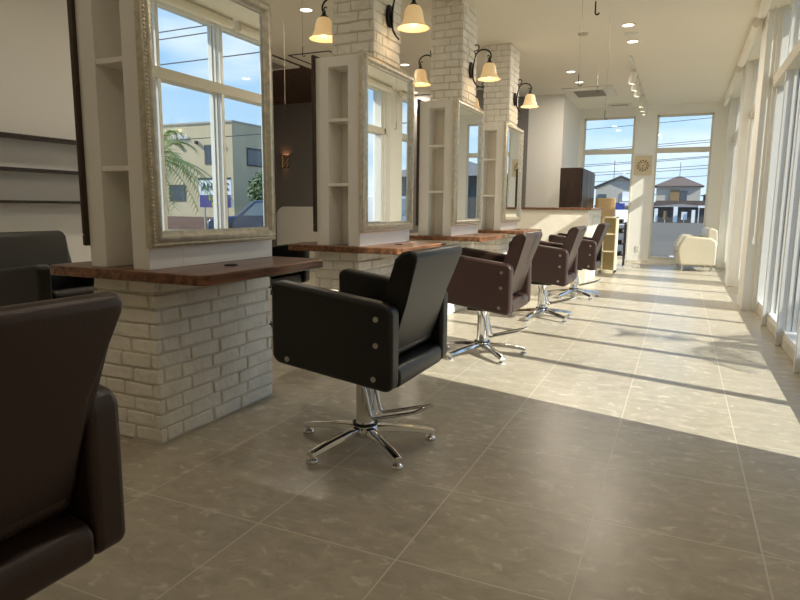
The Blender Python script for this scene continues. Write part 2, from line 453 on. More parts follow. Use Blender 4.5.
st_names = ['nearest styling station, under the silver mirror that reflects a street sign and a car',
            'styling station with the lit edge of walnut worktop, directly behind the black chair',
            'third styling station from the front, its worktop behind the first brown chair',
            'farthest styling station, beside the plastered reception counter']
mi_names = ['large silver framed mirror reflecting the sky, palm and building with a sign',
            'silver framed mirror on the second tower, reflecting window frames and a white vehicle',
            'silver framed mirror on the third tower, reflecting pale window piers',
            'smallest looking silver framed mirror, on the tower nearest the reception counter']
mirror0 = make_mirror(); bmirror0 = make_back_mirror(); sconce0 = make_sconce()
colsp = [None, (.26, .72), (.26, .72), (.30, .76), (.30, .76)]
sc_names = {1: None, 2: ('lit bell shaped wall lamp on the column above the second mirror, facing the windows', 'lit bell shaped wall lamp on the shaded side of the column above the second mirror'),
            3: ('lit bell shaped wall lamp on the middle brick column, facing the windows', 'lit bell shaped wall lamp on the shaded side of the middle brick column'),
            4: ('lit bell shaped wall lamp on the farthest brick column, facing the windows', 'bell shaped wall lamp largely hidden behind the farthest brick column')}
first_s = True
for i in range(1, 5):
    y0 = Y0[i]
    s = make_station(11 * i); s.location = (0, y0, 0)
    tag(s, st_names[i - 1], 'salon station', 'styling stations in a row down the salon')
    m_ = mirror0 if i == 1 else copy_tree(mirror0)
    m_.location = (-2.07, y0 - .012, .915)
    tag(m_, mi_names[i - 1], 'mirror', 'silver mirrors on the towers')
    b_ = bmirror0 if i == 1 else copy_tree(bmirror0)
    b_.location = (-2.425, y0 - .02, .915)
    tag(b_, ['dark framed mirror seen edge on at the back of the nearest shelf tower', 'dark framed mirror seen edge on at the back of the second shelf tower',
             'dark framed mirror seen edge on at the back of the third shelf tower', 'dark framed mirror at the back of the farthest shelf tower'][i - 1], 'mirror', 'dark mirrors on the back of the towers')
    ca, cb = colsp[i]
    c_ = core(-2.44, -2.095, y0 + ca, y0 + cb, 2.13, ZC).build('brick_column', M['mortar']); struct(c_)
    bricks(-2.44, -2.095, y0 + ca, y0 + cb, 2.132, ZC, 5 + i).build('brick_facing', M['brick'], c_, bevel=.006, seg=2)
    if i == 1: continue
    for sd in (0, 1):
        q = sconce0 if first_s else copy_tree(sconce0)
        first_s = False
        yc = y0 + (ca + cb) / 2
        q.location = (-2.092, yc, 2.50) if sd == 0 else (-2.443, yc, 2.50)
        q.rotation_euler = (0, 0, 0 if sd == 0 else PI)
        tag(q, sc_names[i][sd], 'wall lamp', 'bell shaped wall lamps on the brick columns')
        l = bpy.data.lights.new('sconce_light', 'POINT'); l.energy = .5; l.color = (1, .72, .42); l.shadow_soft_size = .03
        lo = bpy.data.objects.new('sconce_light', l); C.objects.link(lo); lo.location = (q.location.x + (.192 if sd == 0 else -.192), yc, 2.46 - .12)

# sockets
def socket(name_loc, rz, label):
    r = empty('power_outlet', name_loc, rz, label, 'power outlet')
    MB().prism(rrect(-.036, .036, -.06, .06, .008, 4), -.009, 0, 'y').build('cover_plate', M['plastic'], r, bevel=.002)
    for z in (.022, -.022):
        s_ = MB().box(-.014, .014, -.0102, -.009, z - .014, z + .014).build('socket', M['plastic'], r); s_ = MB()
        for x in (-.006, .006): s_.box(x - .0015, x + .0015, -.0115, -.0103, z - .007, z + .007)
        s_.build('socket_slots', M['rubber'], [o for o in r.children if o.name.startswith('socket')][-1])
    return r
socket((-2.25, Y0[1] + .199, .945), 0, 'white wall socket inside the lowest niche of the nearest shelf tower')
socket((-.785, YF - .001, .30), 0, 'small white wall socket low on the pier between the far windows')

# ------------------------------------------------------------------ styling chairs
def make_chair(lm, base_rot=35):
    """faces local +x, origin at floor under the pedestal"""
    root = empty('salon_chair')
    sh = .13                                    # backwards slope of arms and seat
    shear = Matrix(((1, 0, 0, 0), (0, 1, 0, 0), (sh, 0, 1, 0), (0, 0, 0, 1)))
    for s in (-1, 1):
        ya, yb = (.245, .325) if s > 0 else (-.325, -.245)
        arm = MB().prism(rrect(-.285, .285, .400, .755, .04, 6), ya, yb, 'y').build('armrest', lm, root, bevel=.018, seg=4, M=shear)
        for (x, z) in ((-.215, .690), (-.215, .585), (-.205, .445), (.205, .430)):
            MB().lathe([(0, 0), (.0115, 0), (.0115, .002), (.007, .0035), (0, .0035)], (0, 0, 0), 16).build('bolt', M['steel'], arm, smooth=True,
                M=Matrix.Translation((x, yb if s > 0 else ya, z + sh * x)) @ Matrix.Rotation(R(-90 * s), 4, 'X'))
    MB().prism(rrect(-.24, .295, .495, .605, .045, 6), -.24, .24, 'y').build('seat', lm, root, bevel=.022, seg=4, M=shear)
    MB().prism(rrect(-.285, .25, .400, .490, .03, 5), -.243, .243, 'y').build('seat_base', lm, root, bevel=.012, seg=3, M=shear)
    # reclined back: wedge profile, wider above the arms
    prof = [(-.16, .50), (-.19, .475), (-.225, .48), (-.245, .52), (-.305, .72), (-.365, .895), (-.366, .922), (-.342, .936), (-.300, .926), (-.272, .90), (-.21, .74), (-.15, .58)]
    bk = MB(); secs = ((-.24, -.24), (.24, .24))
    A = []; Bv = []
    def wid(z): return .238 if z < .74 else min(.278, .238 + (z - .74) * .6)
    for (x, z) in prof:
        A.append(bk.bm.verts.new((x, -wid(z), z))); Bv.append(bk.bm.verts.new((x, wid(z), z)))
    bk.bm.faces.new(A); bk.bm.faces.new(Bv[::-1]); n = len(prof)
    for i in range(n): bk.bm.faces.new((A[i], Bv[i], Bv[(i + 1) % n], A[(i + 1) % n]))
    bk.build('backrest', lm, root, bevel=.02, seg=4)
    # mechanism
    MB().box(-.10, .10, -.09, .09, .345, .380).build('seat_plate', M['rubber'], root, bevel=.006)
    col = MB().lathe([(.0, .06), (.052, .06), (.054, .095), (.045, .105), (.042, .12), (.042, .30), (.047, .305), (.047, .350), (0, .350)], (0, 0, 0), 32).build('pedestal_column', M['chrome'], root, smooth=True)
    MB().lathe([(0, .098), (.0585, .098), (.0585, .108), (0, .108)], (0, 0, 0), 32).build('collar_ring', M['rubber'], col, smooth=True)
    pump = MB(); pump.box(-.028, .028, -.062, -.03, .11, .335); pump.tube([(0, -.045, .325), (.02, -.10, .33)], .012, 10)
    pump.build('pump_housing', M['chrome'], root, bevel=.01, seg=3)
    lv = MB()
    lv.tube([(.0, .05, .33), (-.03, .055, .27), (-.055, .058, .165), (-.072, .06, .150), (-.27, .052, .205), (-.335, .004, .235), (-.27, -.03, .210), (-.072, -.045, .150), (-.055, -.045, .165), (-.03, -.045, .27), (0, -.04, .33)], .008, 8)
    lv.build('foot_lever', M['chrome'], root, smooth=True)
    hub = MB().lathe([(0, .04), (.045, .04), (.062, .05), (.066, .075), (.054, .098), (0, .098)], (0, 0, 0), 32).build('base_hub', M['chrome'], root, smooth=True)
    for k in range(5):
        lg = MB()
        # arched leg with tapering, top ridge
        N = 10; rings = []
        for j in range(N + 1):
            t = j / N; x = .045 + .285 * t; zt = .094 - .040 * t ** 1.7; hh = .032 - .010 * t; wv = .031 - .007 * t
            rings.append([(x, -wv, zt - hh), (x, -wv * .75, zt - .004), (x, -wv * .35, zt), (x, wv * .35, zt), (x, wv * .75, zt - .004), (x, wv, zt - hh), (x, wv * .6, zt - hh), (x, -wv * .6, zt - hh)])
        V = [[lg.bm.verts.new(q) for q in r_] for r_ in rings]
        for j in range(N):
            for q in range(8): lg.bm.faces.new((V[j][q], V[j][(q + 1) % 8], V[j + 1][(q + 1) % 8], V[j + 1][q]))
        lg.bm.faces.new(V[0]); lg.bm.faces.new(V[-1][::-1])
        L_ = lg.build('base_leg', M['chrome'], root, bevel=.003)
        L_.rotation_euler = (0, 0, R(base_rot + 72 * k))
        MB().lathe([(0, 0), (.024, 0), (.027, .004), (.027, .012), (.020, .019), (.009, .021), (.009, .034), (0, .034)], (.315, 0, 0), 20).build('foot_glide', M['chrome'], L_, smooth=True)
    return root
ch_black = make_chair(M['black']); ch_brown = make_chair(M['brown'])
def place(proto, used, x, y, rz, rot, label, group):
    c = proto if not used[0] else copy_tree(proto); used[0] = True
    c.location = (x, y, 0); c.rotation_euler = (0, 0, R(rz))
    legs = [o for o in c.children if o.name.startswith('base_leg')]
    for k, o in enumerate(legs): o.rotation_euler = (0, 0, R(rot - rz + 72 * k))
    lv = [o for o in c.children if o.name.startswith('foot_lever')][0]
    tag(c, label, 'salon chair', group)
    return c
ub, un = [False], [False]
G1 = 'styling chairs on the window side'; G2 = 'styling chairs on the wall side'
place(ch_black, ub, -1.28, 2.45, 180, 35, 'black leather styling chair on chrome star base beside the nearest brick station', G1)
place(ch_brown, un, -1.335, .575, 180, 60, 'dark brown styling chair cut off at the front corner, its back turned to the camera', G1)
place(ch_brown, un, -1.31, 4.42, 180, 25, 'brown leather styling chair partly behind the black one, whole chrome star base in sunlight', G1)
place(ch_brown, un, -1.23, 6.22, 180, 38, 'brown leather styling chair between two other brown ones in front of the third mirror', G1)
place(ch_brown, un, -1.18, 7.95, 180, 30, 'farthest brown leather styling chair, beside the reception counter', G1)
place(ch_black, ub, -3.27, 2.42, 0, 50, 'black styling chair behind the nearest worktop, facing its shelf tower', G2)
place(ch_black, ub, -3.25, 4.30, 0, 10, 'black styling chair in the gap between the first and second stations, arm showing', G2)
place(ch_black, ub, -3.25, 6.45, 0, 40, 'black styling chair glimpsed between the second and third stations', G2)

# ------------------------------------------------------------------ reception
cr = empty('reception_counter', (0, 0, 0), 0, 'white plastered reception counter with thin dark wooden top', 'counter')
cb_ = MB().box(-3.3, -1.24, 9.42, 9.56, 0, 1.085).box(-1.38, -1.24, 9.56, 10.95, 0, 1.085)
cb_.build('counter_body', M['plaster'], cr, bevel=.006)
ctop = MB().prism([(-3.32, 9.39), (-1.20, 9.39), (-1.20, 10.98), (-1.42, 10.98), (-1.42, 9.62), (-3.32, 9.62)], 1.085, 1.115, 'z')
ctop.build('counter_top', M['walnut'], cr, bevel=.004)
MB().box(-1.236, -1.226, 9.9, 10.55, .12, .98).build('end_panel', M['plastic'], cr, bevel=.003)
dc = empty('display_cabinet', (0, 0, 0), 0, 'tall dark wooden cabinet standing behind the reception counter', 'cabinet')
MB().box(-1.86, -1.52, 10.45, 12.0, 0, 1.76).build('cabinet_body', M['darkwood'], dc, bevel=.006)
for a, b in ((10.47, 10.96), (10.98, 11.47), (11.49, 11.98)):
    d_ = MB().box(-1.519, -1.50, a, b, .06, 1.74).build('door', M['darkwood'], dc, bevel=.004)
    MB().box(-1.499, -1.488, b - .05, b - .03, .9, 1.1).build('handle', M['steel'], d_)
tan = tag(MB().box(-1.48, -1.13, 12.1, 12.14, .0, 1.30).build('notice_board', M['tan'], bevel=.005), 'plain tan board standing upright beyond the counter end', 'board')
sr = empty('open_shelf', (0, 0, 0), 0, 'cream open shelf unit with two shelves at the end of the counter', 'shelf unit')
b_ = MB(); b_.box(-1.24, -1.215, 11.2, 11.5, 0, .97); b_.box(-1.02, -.995, 11.2, 11.5, 0, .97); b_.box(-1.24, -.995, 11.2, 11.5, .945, .97); b_.box(-1.24, -.995, 11.2, 11.5, 0, .05)
b_.build('carcass', M['creamshelf'], sr, bevel=.003)
MB().box(-1.215, -1.02, 11.47, 11.49, .05, .945).build('back_panel', mat('cream_board_shaded', (206, 192, 156), .6), sr)  # darker cream: shade inside the unit put into the panel colour
for z in (.36, .66): MB().box(-1.215, -1.02, 11.21, 11.47, z, z + .022).build('shelf', M['creamshelf'], sr)
rk = empty('slatted_rack', (0, 0, 0), 0, 'narrow black wire rack in front of the left far window', 'rack')
for (x, y) in ((-1.27, 12.65), (-.98, 12.65), (-1.27, 12.95), (-.98, 12.95)):
    MB().box(x - .01, x + .01, y - .01, y + .01, 0, .85).build('post', M['iron'], rk)
for z in (.2, .42, .64, .82):
    s_ = MB(); s_.box(-1.28, -.97, 12.64, 12.96, z, z + .012); s_.box(-1.22, -1.03, 12.66, 12.94, z + .013, z + .085)
    s_.build('tray', M['iron'], rk, bevel=.003)
# clock
ck = empty('wall_clock', (-.785, YF, 1.975), 0, 'square tan wall clock with a ring of brown dots on the far pier', 'clock')
MB().box(-.165, .165, -.03, 0, -.19, .19).build('clock_board', M['clock'], ck, bevel=.004)
for k in range(12):
    a = R(30 * k)
    MB().lathe([(0, 0), (.017, 0), (.017, .008), (0, .008)], (0, 0, 0), 12).build('hour_mark', M['dot'], ck, M=Matrix.Translation((.10 * math.sin(a), -.03, .10 * math.cos(a))) @ Matrix.Rotation(R(90), 4, 'X'))
    MB().lathe([(0, 0), (.010, 0), (.010, .006), (0, .006)], (0, 0, 0), 10).build('hour_mark', M['dot'], ck, M=Matrix.Translation((.068 * math.sin(a), -.03, .068 * math.cos(a))) @ Matrix.Rotation(R(90), 4, 'X'))
for nm, a, l_ in (('hour_hand', 60, .04), ('minute_hand', 200, .06)):
    MB().box(-.004, .004, -.041, -.038, -.008, l_).build(nm, M['dot'], ck, M=Matrix.Rotation(R(a), 4, 'Y'))

# ------------------------------------------------------------------ sofa
sf = empty('sofa', (0, 0, 0), 0, 'cream leatherette low sofa with rounded arms against the windows', 'sofa')
sp = [(.02, .11), (.0, .17), (-.03, .36), (-.02, .45), (.06, .60), (.12, .635), (.50, .605), (.585, .55), (.60, .45), (.60, .11)]
for ya, yb in ((12.22, 12.42), (13.08, 13.28)):
    MB().prism(sp, ya, yb, 'y').build('armrest', M['sofa'], sf, bevel=.03, seg=4)
MB().box(.0, .50, 12.43, 13.07, .11, .30).build('seat_base', M['sofa'], sf, bevel=.02, seg=3)
MB().box(-.02, .47, 12.43, 13.07, .305, .45).build('seat_cushion', M['sofa'], sf, bevel=.035, seg=4)
MB().prism([(.47, .46), (.44, .72), (.46, .765), (.53, .775), (.60, .74), (.62, .46)], 12.30, 13.2, 'y').build('backrest', M['sofa'], sf, bevel=.02, seg=3)
_a = R(5); _p = Vector((.3, 12.7, 0)); sf.rotation_euler = (0, 0, _a); sf.location = _p - Matrix.Rotation(_a, 3, 'Z') @ _p + Vector((-.03, 0, 0))
for x in (.06, .54):
    for y in (12.30, 13.2): MB().lathe([(0, 0), (.016, 0), (.022, .11), (0, .11)], (x, y, 0), 14).build('leg', M['steel'], sf, smooth=True)

# ------------------------------------------------------------------ left wall shelves, side room
for k, z in enumerate((1.115, 1.385, 1.66)):
    s_ = empty('wall_shelf', (0, 0, 0), 0, ['dark wooden wall shelf, lowest of the three on the left wall', 'dark wooden wall shelf, middle of the three on the left wall', 'dark wooden wall shelf, topmost of the three on the left wall'][k], 'shelf', 'dark shelves on the left wall')
    MB().box(XL + .001, XL + .20, 2.2, 5.2, z - .012, z + .012).build('shelf_board', M['darkwood'], s_, bevel=.002)
    for y in (2.5, 4.9): MB().box(XL + .001, XL + .19, y, y + .02, z - .030, z - .013).build('bracket', M['iron'], s_)
hp = tag(MB().prism(rrect(-6.42, -5.42, .0, 1.09, .1, 8, (.12, .16, 0, 0)), 8.95, 9.05, 'y').box(-5.42, -5.22, 8.96, 9.04, 0, .86).build('half_height_partition', M['white'], bevel=.01, seg=3), 'low cream partition with rounded top corners before the charcoal wall', 'partition')
ws = empty('perforated_wall_lamp', (-6.93 - .58, 10.849, 2.0), 0, 'small dim perforated wall lamp glowing on the charcoal wall', 'wall lamp')
pb = MB()
for k in range(9):
    for j in range(7):
        a = R(200 + 140 * k / 8)
        if (k + 2 * j) % 3 == 0: bmesh.ops.create_icosphere(pb.bm, subdivisions=1, radius=.006, matrix=Matrix.Translation((.082 * math.cos(a), .082 * math.sin(a), -.10 + .2 * j / 6)))
hs = []
for k in range(13): a = R(180 + 180 * k / 12); hs.append((.08 * math.cos(a), .08 * math.sin(a)))
inn = [(.072 * math.cos(R(360 - 180 * k / 12)), .072 * math.sin(R(360 - 180 * k / 12))) for k in range(13)]
MB().prism(hs + inn, -.13, .13, 'z').build('lamp_shade', mat('ceramic_dark', (48, 36, 30), .7), ws, smooth=True)
pb.build('perforation', mat('lamp_holes', (255, 220, 150), .5, emis=((255, 200, 120), .7)), ws)
l = bpy.data.lights.new('niche_light', 'POINT'); l.energy = 1.3; l.color = (1, .42, .18); l.shadow_soft_size = .02
lo = bpy.data.objects.new('niche_light', l); C.objects.link(lo); lo.location = (-7.51, 10.825, 2.06)

# ------------------------------------------------------------------ ceiling fittings
def downlight(x, y, on=True, label='', nm='ceiling_downlight'):
    r = empty(nm, (x, y, ZC), 0, label, 'ceiling light', 'round recessed ceiling lights' if on else None)
    MB().lathe([(.078, 0), (.078, -.006), (.064, -.008), (.062, -.002), (.062, 0)], (0, 0, 0), 32, closed=True).build('trim_ring', M['plastic'], r, smooth=True)
    MB().lathe([(0, -.001), (.060, -.001), (.060, -.005), (0, -.006)], (0, 0, 0), 28).build('diffuser', M['lamp'] if on else M['plastic'], r, smooth=True)
    if on:
        l = bpy.data.lights.new('downlight_beam', 'AREA'); l.shape = 'DISK'; l.size = .12; l.energy = 12 if y > 5 else 4.5; l.color = (1, .89, .74)
        lo = bpy.data.objects.new('downlight_beam', l); C.objects.link(lo); lo.location = (x, y, ZC - .012)
    return r
dls = [(-3.757, 5.84, 'lit recessed ceiling light seen left of the second brick column'), (-3.816, 8.54, 'lit recessed ceiling light seen between the second and third brick columns, upper one'),
       (-4.55, 11.5 - .9, 'lit recessed ceiling light seen between the second and third brick columns, lower one'), (-1.675, 9.90, 'lit recessed ceiling light before the air conditioner, the nearer of the pair'),
       (-1.676, 10.75, 'lit recessed ceiling light touching the edge of the air conditioner panel'), (-.696, 7.70, 'lit recessed ceiling light in line with the spotlight rail, nearer of the two lit'),
       (-.70, 8.45, 'lit recessed ceiling light just before the spotlight rail starts'),
       (-.7, 2.6, 'added unseen ceiling light above the nearest black chair, brightening the near side'), (-.7, .2, 'added unseen ceiling light above the front of the salon, brightening the near side'),
       (-3.6, 3.2, 'added unseen ceiling light above the chairs on the wall side, brightening the near side'), (-3.6, .6, 'added unseen ceiling light above the front left corner, brightening the near side')]  # last four are unseen lights added to brighten the near side
for x, y, l_ in dls:
    downlight(x, y, True, l_ or 'added unseen ceiling light above the front of the salon')
downlight(-.693, 8.07, False, 'unlit white recessed spot between the two lit ones near the rail', 'ceiling_spot')
det = empty('smoke_detector', (-1.213, 7.87, ZC), 0, 'flat round beige detector on the ceiling above the chairs', 'detector')
MB().lathe([(0, -.018), (.05, -.018), (.058, -.010), (.06, 0), (0, 0)], (0, 0, 0), 28).build('housing', mat('detector', (190, 182, 164), .6), det, smooth=True)
spk = empty('ceiling_speaker', (-2.55, 10.4, ZC), 0, 'round flush ceiling ring beside the farthest brick column', 'ceiling speaker')
MB().lathe([(.16, 0), (.16, -.008), (.145, -.010), (.143, 0)], (0, 0, 0), 40, closed=True).build('rim', M['plastic'], spk, smooth=True)
MB().lathe([(0, 0), (.142, 0), (.142, -.004), (0, -.004)], (0, 0, 0), 36).build('grille', M['ceil'], spk, smooth=True)
# cassette air conditioner
def cassette(name, x0, x1, y0, y1, z, label):
    r = empty(name, ((x0 + x1) / 2, (y0 + y1) / 2, z), 0, label, 'air conditioner')
    w, d = (x1 - x0) / 2, (y1 - y0) / 2
    o = MB(); o.box(-w, w, -d, d, -.03, -.001).build('panel', M['plastic'], r, bevel=.012, seg=3)
    g = MB().box(-w * .58, w * .58, -d * .58, d * .58, -.036, -.031).build('intake_grille', M['grille'], r)
    s_ = MB()
    for k in range(14):
        y = -d * .56 + d * 1.12 * k / 13; s_.box(-w * .57, w * .57, y - .008, y + .008, -.043, -.0365)
    s_.build('slat', M['grille'], g)
    for (a, b, c, e) in ((-w * .62, w * .62, -d * .9, -d * .76), (-w * .62, w * .62, d * .76, d * .9), (-w * .9, -w * .76, -d * .62, d * .62), (w * .76, w * .9, -d * .62, d * .62)):
        MB().box(a, b, c, e, -.038, -.031).build('louver', M['ceil'], r, bevel=.003)
    return r
cassette('air_conditioner', -2.05, -1.20, 11.2, 12.15, ZC, 'square white ceiling cassette air conditioner near the far windows')
cassette('air_conditioner', -5.98, -5.30, 7.35, 8.05, ZC, 'white ceiling air conditioner on the dark wooden ceiling past the nearest mirror')
vt = empty('ceiling_vent', (-1.27, 13.3, ZC), 0, 'small white rectangular ceiling vent with dark slot before the left far window', 'vent')
MB().box(-.22, .22, -.13, .13, -.012, 0).build('vent_frame', M['plastic'], vt, bevel=.003)
MB().box(-.16, .16, -.075, .075, -.016, -.0125).build('vent_slot', M['grille'], vt)
ht = MB(); a, b, c, d = -5.08, -4.42, 7.42, 8.08
for q in ((a, b, c, c + .02), (a, b, d - .02, d), (a, a + .02, c, d), (b - .02, b, c, d)): ht.box(*q, ZC - .008, ZC)
tag(ht.build('access_hatch_frame', M['iron']), 'thin dark square frame of a ceiling access hatch left of the second tower', 'hatch')
# spotlight rail
rl = tag(MB().box(-.80, -.76, 9.2, 13.4, ZC - .028, ZC).build('lighting_track', M['plastic'], bevel=.003), 'long thin white lighting track running to the far pier on the ceiling', 'lighting track')
def make_spot():
    r = empty('track_spotlight')
    MB().tube([(0, 0, -.03), (0, 0, -.075)], .009, 10).build('stem', M['plastic'], r, smooth=True)
    MB().box(-.03, .03, -.05, .05, -.045, -.029).build('adapter', M['plastic'], r, bevel=.003)
    Mx = Matrix.Translation((-.01, 0, -.13)) @ Matrix.Rotation(R(8), 4, 'Y')
    MB().lathe([(0, .075), (.040, .075), (.046, .065), (.046, -.075), (.038, -.075), (.036, -.05), (0, -.05)], (0, 0, 0), 24).build('lamp_head', M['plastic'], r, smooth=True, M=Mx)
    MB().lathe([(0, -.052), (.035, -.052), (.035, -.066), (0, -.066)], (0, 0, 0), 20).build('lens', M['lamp'], r, M=Mx)
    return r
sp0 = make_spot(); sp0.scale = (1.1, 1.1, 1.15)
for k, y in enumerate((9.95, 10.5, 11.05, 12.2, 12.75, 13.2)):
    s_ = sp0 if k == 0 else copy_tree(sp0); s_.location = (-.78, y, ZC - .001)
    tag(s_, ['white track spotlight nearest the camera on the rail', 'second white track spotlight on the rail, in the nearer cluster', 'third white track spotlight on the rail, last of the nearer cluster',
             'fourth white track spotlight, first of the far cluster', 'fifth white track spotlight, middle of the far cluster', 'last white track spotlight, closest to the far pier'][k], 'spotlight', 'white spotlights on the ceiling rail')
# hanging wires with hooks
for k, (x, y, zb, l_) in enumerate(((-.865, 5.5, 2.11, 'long thin hanging wire with hook ending by the lit lights before the air conditioner'), (-.69, 5.0, 2.52, 'short hanging wire with a thick dark hook at the top edge of the view'),
        (-.823, 7.1, 2.04, 'long thin hanging wire crossing in front of the air conditioner'), (-1.288, 9.95, 2.83, 'short faint hanging wire just before the air conditioner'),
        (-3.39, 5.2, 2.50, 'thin hanging wire with hook above the ceiling hatch, left of the second tower'), (-4.155, 6.0, 2.14, 'thin hanging wire with hook close to the nearest mirror'))):
    r = empty('hanging_wire', (x, y, ZC), 0, l_, 'hanging wire', 'thin wires hanging from the ceiling')
    MB().tube([(0, 0, 0), (.003, 0, (zb - ZC) / 2), (0, 0, zb - ZC + .08)], .0022, 6).build('wire', M['silverdark'], r)
    hk = [(0, 0, zb - ZC + .10), (0, 0, zb - ZC + .03)] + [(.014 - .014 * math.cos(R(a)), 0, zb - ZC + .02 - .014 * math.sin(R(a))) for a in range(0, 200, 25)]
    MB().tube(hk, .006 if k == 1 else .0035, 6).build('hook', M['iron'], r, smooth=True)
# roller blinds
def blind(y0_, y1_, label):
    r = empty('roller_blind', (.60, y0_, 3.085), 0, label, 'roller blind', 'rolled up blinds along the windows')
    L_ = y1_ - y0_
    MB().tube([(0, .03, 0), (0, L_ - .03, 0)], .047, 24).build('blind_roll', M['ceil'], r, smooth=True)
    for y in (0, L_ - .02):
        MB().box(-.025, .025, y, y + .012, -.03, .063).build('bracket', M['plastic'], r, bevel=.004)
    return r
blind(3.3, 5.80, 'rolled up cream blind seen only in the nearest mirror, nearer roll')
b2 = blind(5.88, 7.60, 'rolled up cream blind at the top right edge of the view, above the mullions')
ch = MB(); pts = []
for k in range(13): a = R(180 + 180 * k / 12); pts.append((.078 + .0, .0 + .028 * math.cos(a), 0 + .03 * math.sin(a)))
path = [(.09, 1.40 - .028, -.02), (.09, 1.40 - .030, -1.2), (.09, 1.40 - .028, -2.0)] + [(.09, 1.40 + .028 * math.cos(R(180 + 180 * k / 10)), -2.2 + .05 * math.sin(R(180 + 180 * k / 10))) for k in range(11)] + [(.09, 1.40 + .03, -1.2), (.09, 1.40 + .026, -.02)]
ch.tube(path, .0045, 6); ch.box(.08, .10, 1.39, 1.41, -2.33, -2.25)
ch.build('pull_chain', M['plastic'], b2, smooth=True)
blind(7.90, 9.95, 'rolled up cream blind before the middle pier, second along the window wall')
blind(10.35, 12.3, 'rolled up cream blind farther along, third along the window wall')
blind(12.62, 13.5, 'short rolled up cream blind in the far right corner')

# ------------------------------------------------------------------ outside
ZG = lambda y: -.2 - .008 * (y - 14)
g = MB(); g.bm.faces.new([g.bm.verts.new(q) for q in ((-120, 13.9, ZG(13.9)), (150, 13.9, ZG(13.9)), (150, 200, ZG(200)), (-120, 200, ZG(200)))])
g.bm.faces.new([g.bm.verts.new(q) for q in ((1.03, -30, ZG(-30) - .35), (150, -30, ZG(-30) - .35), (150, 13.9, ZG(13.9)), (1.03, 13.9, ZG(13.9)))])
struct(g.build('ground', M['asphalt']))
pl = MB().box(-.25, .25, 19.4, 19.7, ZG(19.5) - .04, ZG(19.5) + .004).box(-6, -3, 26, 26.15, ZG(26) - .04, ZG(26) + .004)
tag(pl.build('parking_line', M['signw']), 'white painted parking bay lines on the asphalt outside', 'road marking', kind='structure')
# houses beyond the far windows
def house(name, label, x0, x1, y, depth, zb, ze, za, roofm, gable=False, wallm='hwall', seed=1):
    r = empty(name, (0, y, zb), 0, label, 'house')
    h = ze - zb
    MB().box(x0 + .3, x1 - .3, 0, depth, 0, h).build('wall', M[wallm], r)
    xm = (x0 + x1) / 2
    rf = MB()
    if gable:
        rf.prism([(x0 - .3, h - .1), (xm, za - zb), (x1 + .3, h - .1), (x1 + .3, h + .1), (xm, za - zb + .25), (x0 - .3, h + .1)], -.5, depth + .5, 'y')
        MB().prism([(x0 + .3, h), (x1 - .3, h), (xm, za - zb - .1)], 0, .2, 'y').build('gable_wall', M[wallm], r)
    else:
        a = [rf.bm.verts.new(q) for q in ((x0 - .3, -.6, h - .1), (x1 + .3, -.6, h - .1), (x1 + .3, depth + .6, h - .1), (x0 - .3, depth + .6, h - .1))]
        t = [rf.bm.verts.new(q) for q in ((xm - .3, depth / 2, za - zb), (xm + .3, depth / 2, za - zb))]
        rf.bm.faces.new(a); rf.bm.faces.new((a[0], a[1], t[1], t[0])); rf.bm.faces.new((a[2], a[3], t[0], t[1])); rf.bm.faces.new((a[1], a[2], t[1])); rf.bm.faces.new((a[3], a[0], t[0]))
    rf.build('roof', M[roofm], r)
    return r
h1 = house('house', 'two storey house with brown hipped roof seen through the right far window', -4.7, 3.0, 120, 9, -1.05, 5.3, 7.1, 'roof')
MB().box(-2.1, -.6, -.2, -.01, 3.3, 5.6).build('shutter', M['shut'], h1); MB().box(-.45, .6, -.2, -.01, 3.6, 5.4).build('window', M['glassdark'], h1)
MB().prism([(-5.2, 2.7), (4.6, 2.7), (3.6, 3.7), (-4.2, 3.7)], -2.2, -.02, 'y').build('porch_roof', M['roof'], h1)
MB().box(2.0, 4.2, -1.4, -.6, 3.2, 3.7).build('balcony', M['signw'], h1)
MB().tube([(-.8, 4.5, 8), (-.8, 4.5, 10.6)], .05, 6).build('aerial', M['hose'], h1)
h2 = house('house', 'pale gabled house seen through the left far window', -14.8, -5.7, 118, 9, -1.05, 4.9, 6.8, 'roofblue', True)
MB().box(-14, -12.6, -.2, -.01, 3.2, 4.8).build('window', M['glassdark'], h2); MB().box(-9.9, -7.2, -.2, -.01, 3.6, 5.2).build('window', M['signw'], h2)
MB().prism([(-14.5, 2.5), (-9.5, 2.5), (-10.2, 3.3), (-14.0, 3.3)], -2.2, -.02, 'y').build('lower_roof', M['roof'], h2)
MB().box(-10.2, -6.6, -1.3, -.3, 2.8, 3.4).build('balcony', M['signw'], h2)
MB().tube([(-11.9, 4, 7.5), (-11.9, 4, 11)], .06, 6).build('aerial', M['hose'], h2)
h3 = house('house', 'low dark house left of the hipped roof house', -9.5, -5.6, 138, 8, -1.05, 4.3, 5.3, 'roofblue', wallm='hdark')
h4 = house('house', 'dark roofed house right of the hipped roof house', 3.6, 10, 140, 8, -1.05, 4.1, 5.3, 'roofblue', wallm='hdark')
h5 = house('carport', 'long dark open carport with pale roof along the far side of the lot', -5.2, 4.5, 108, 4, -.98, 1.6, 2.0, 'roofblue', wallm='hdark')
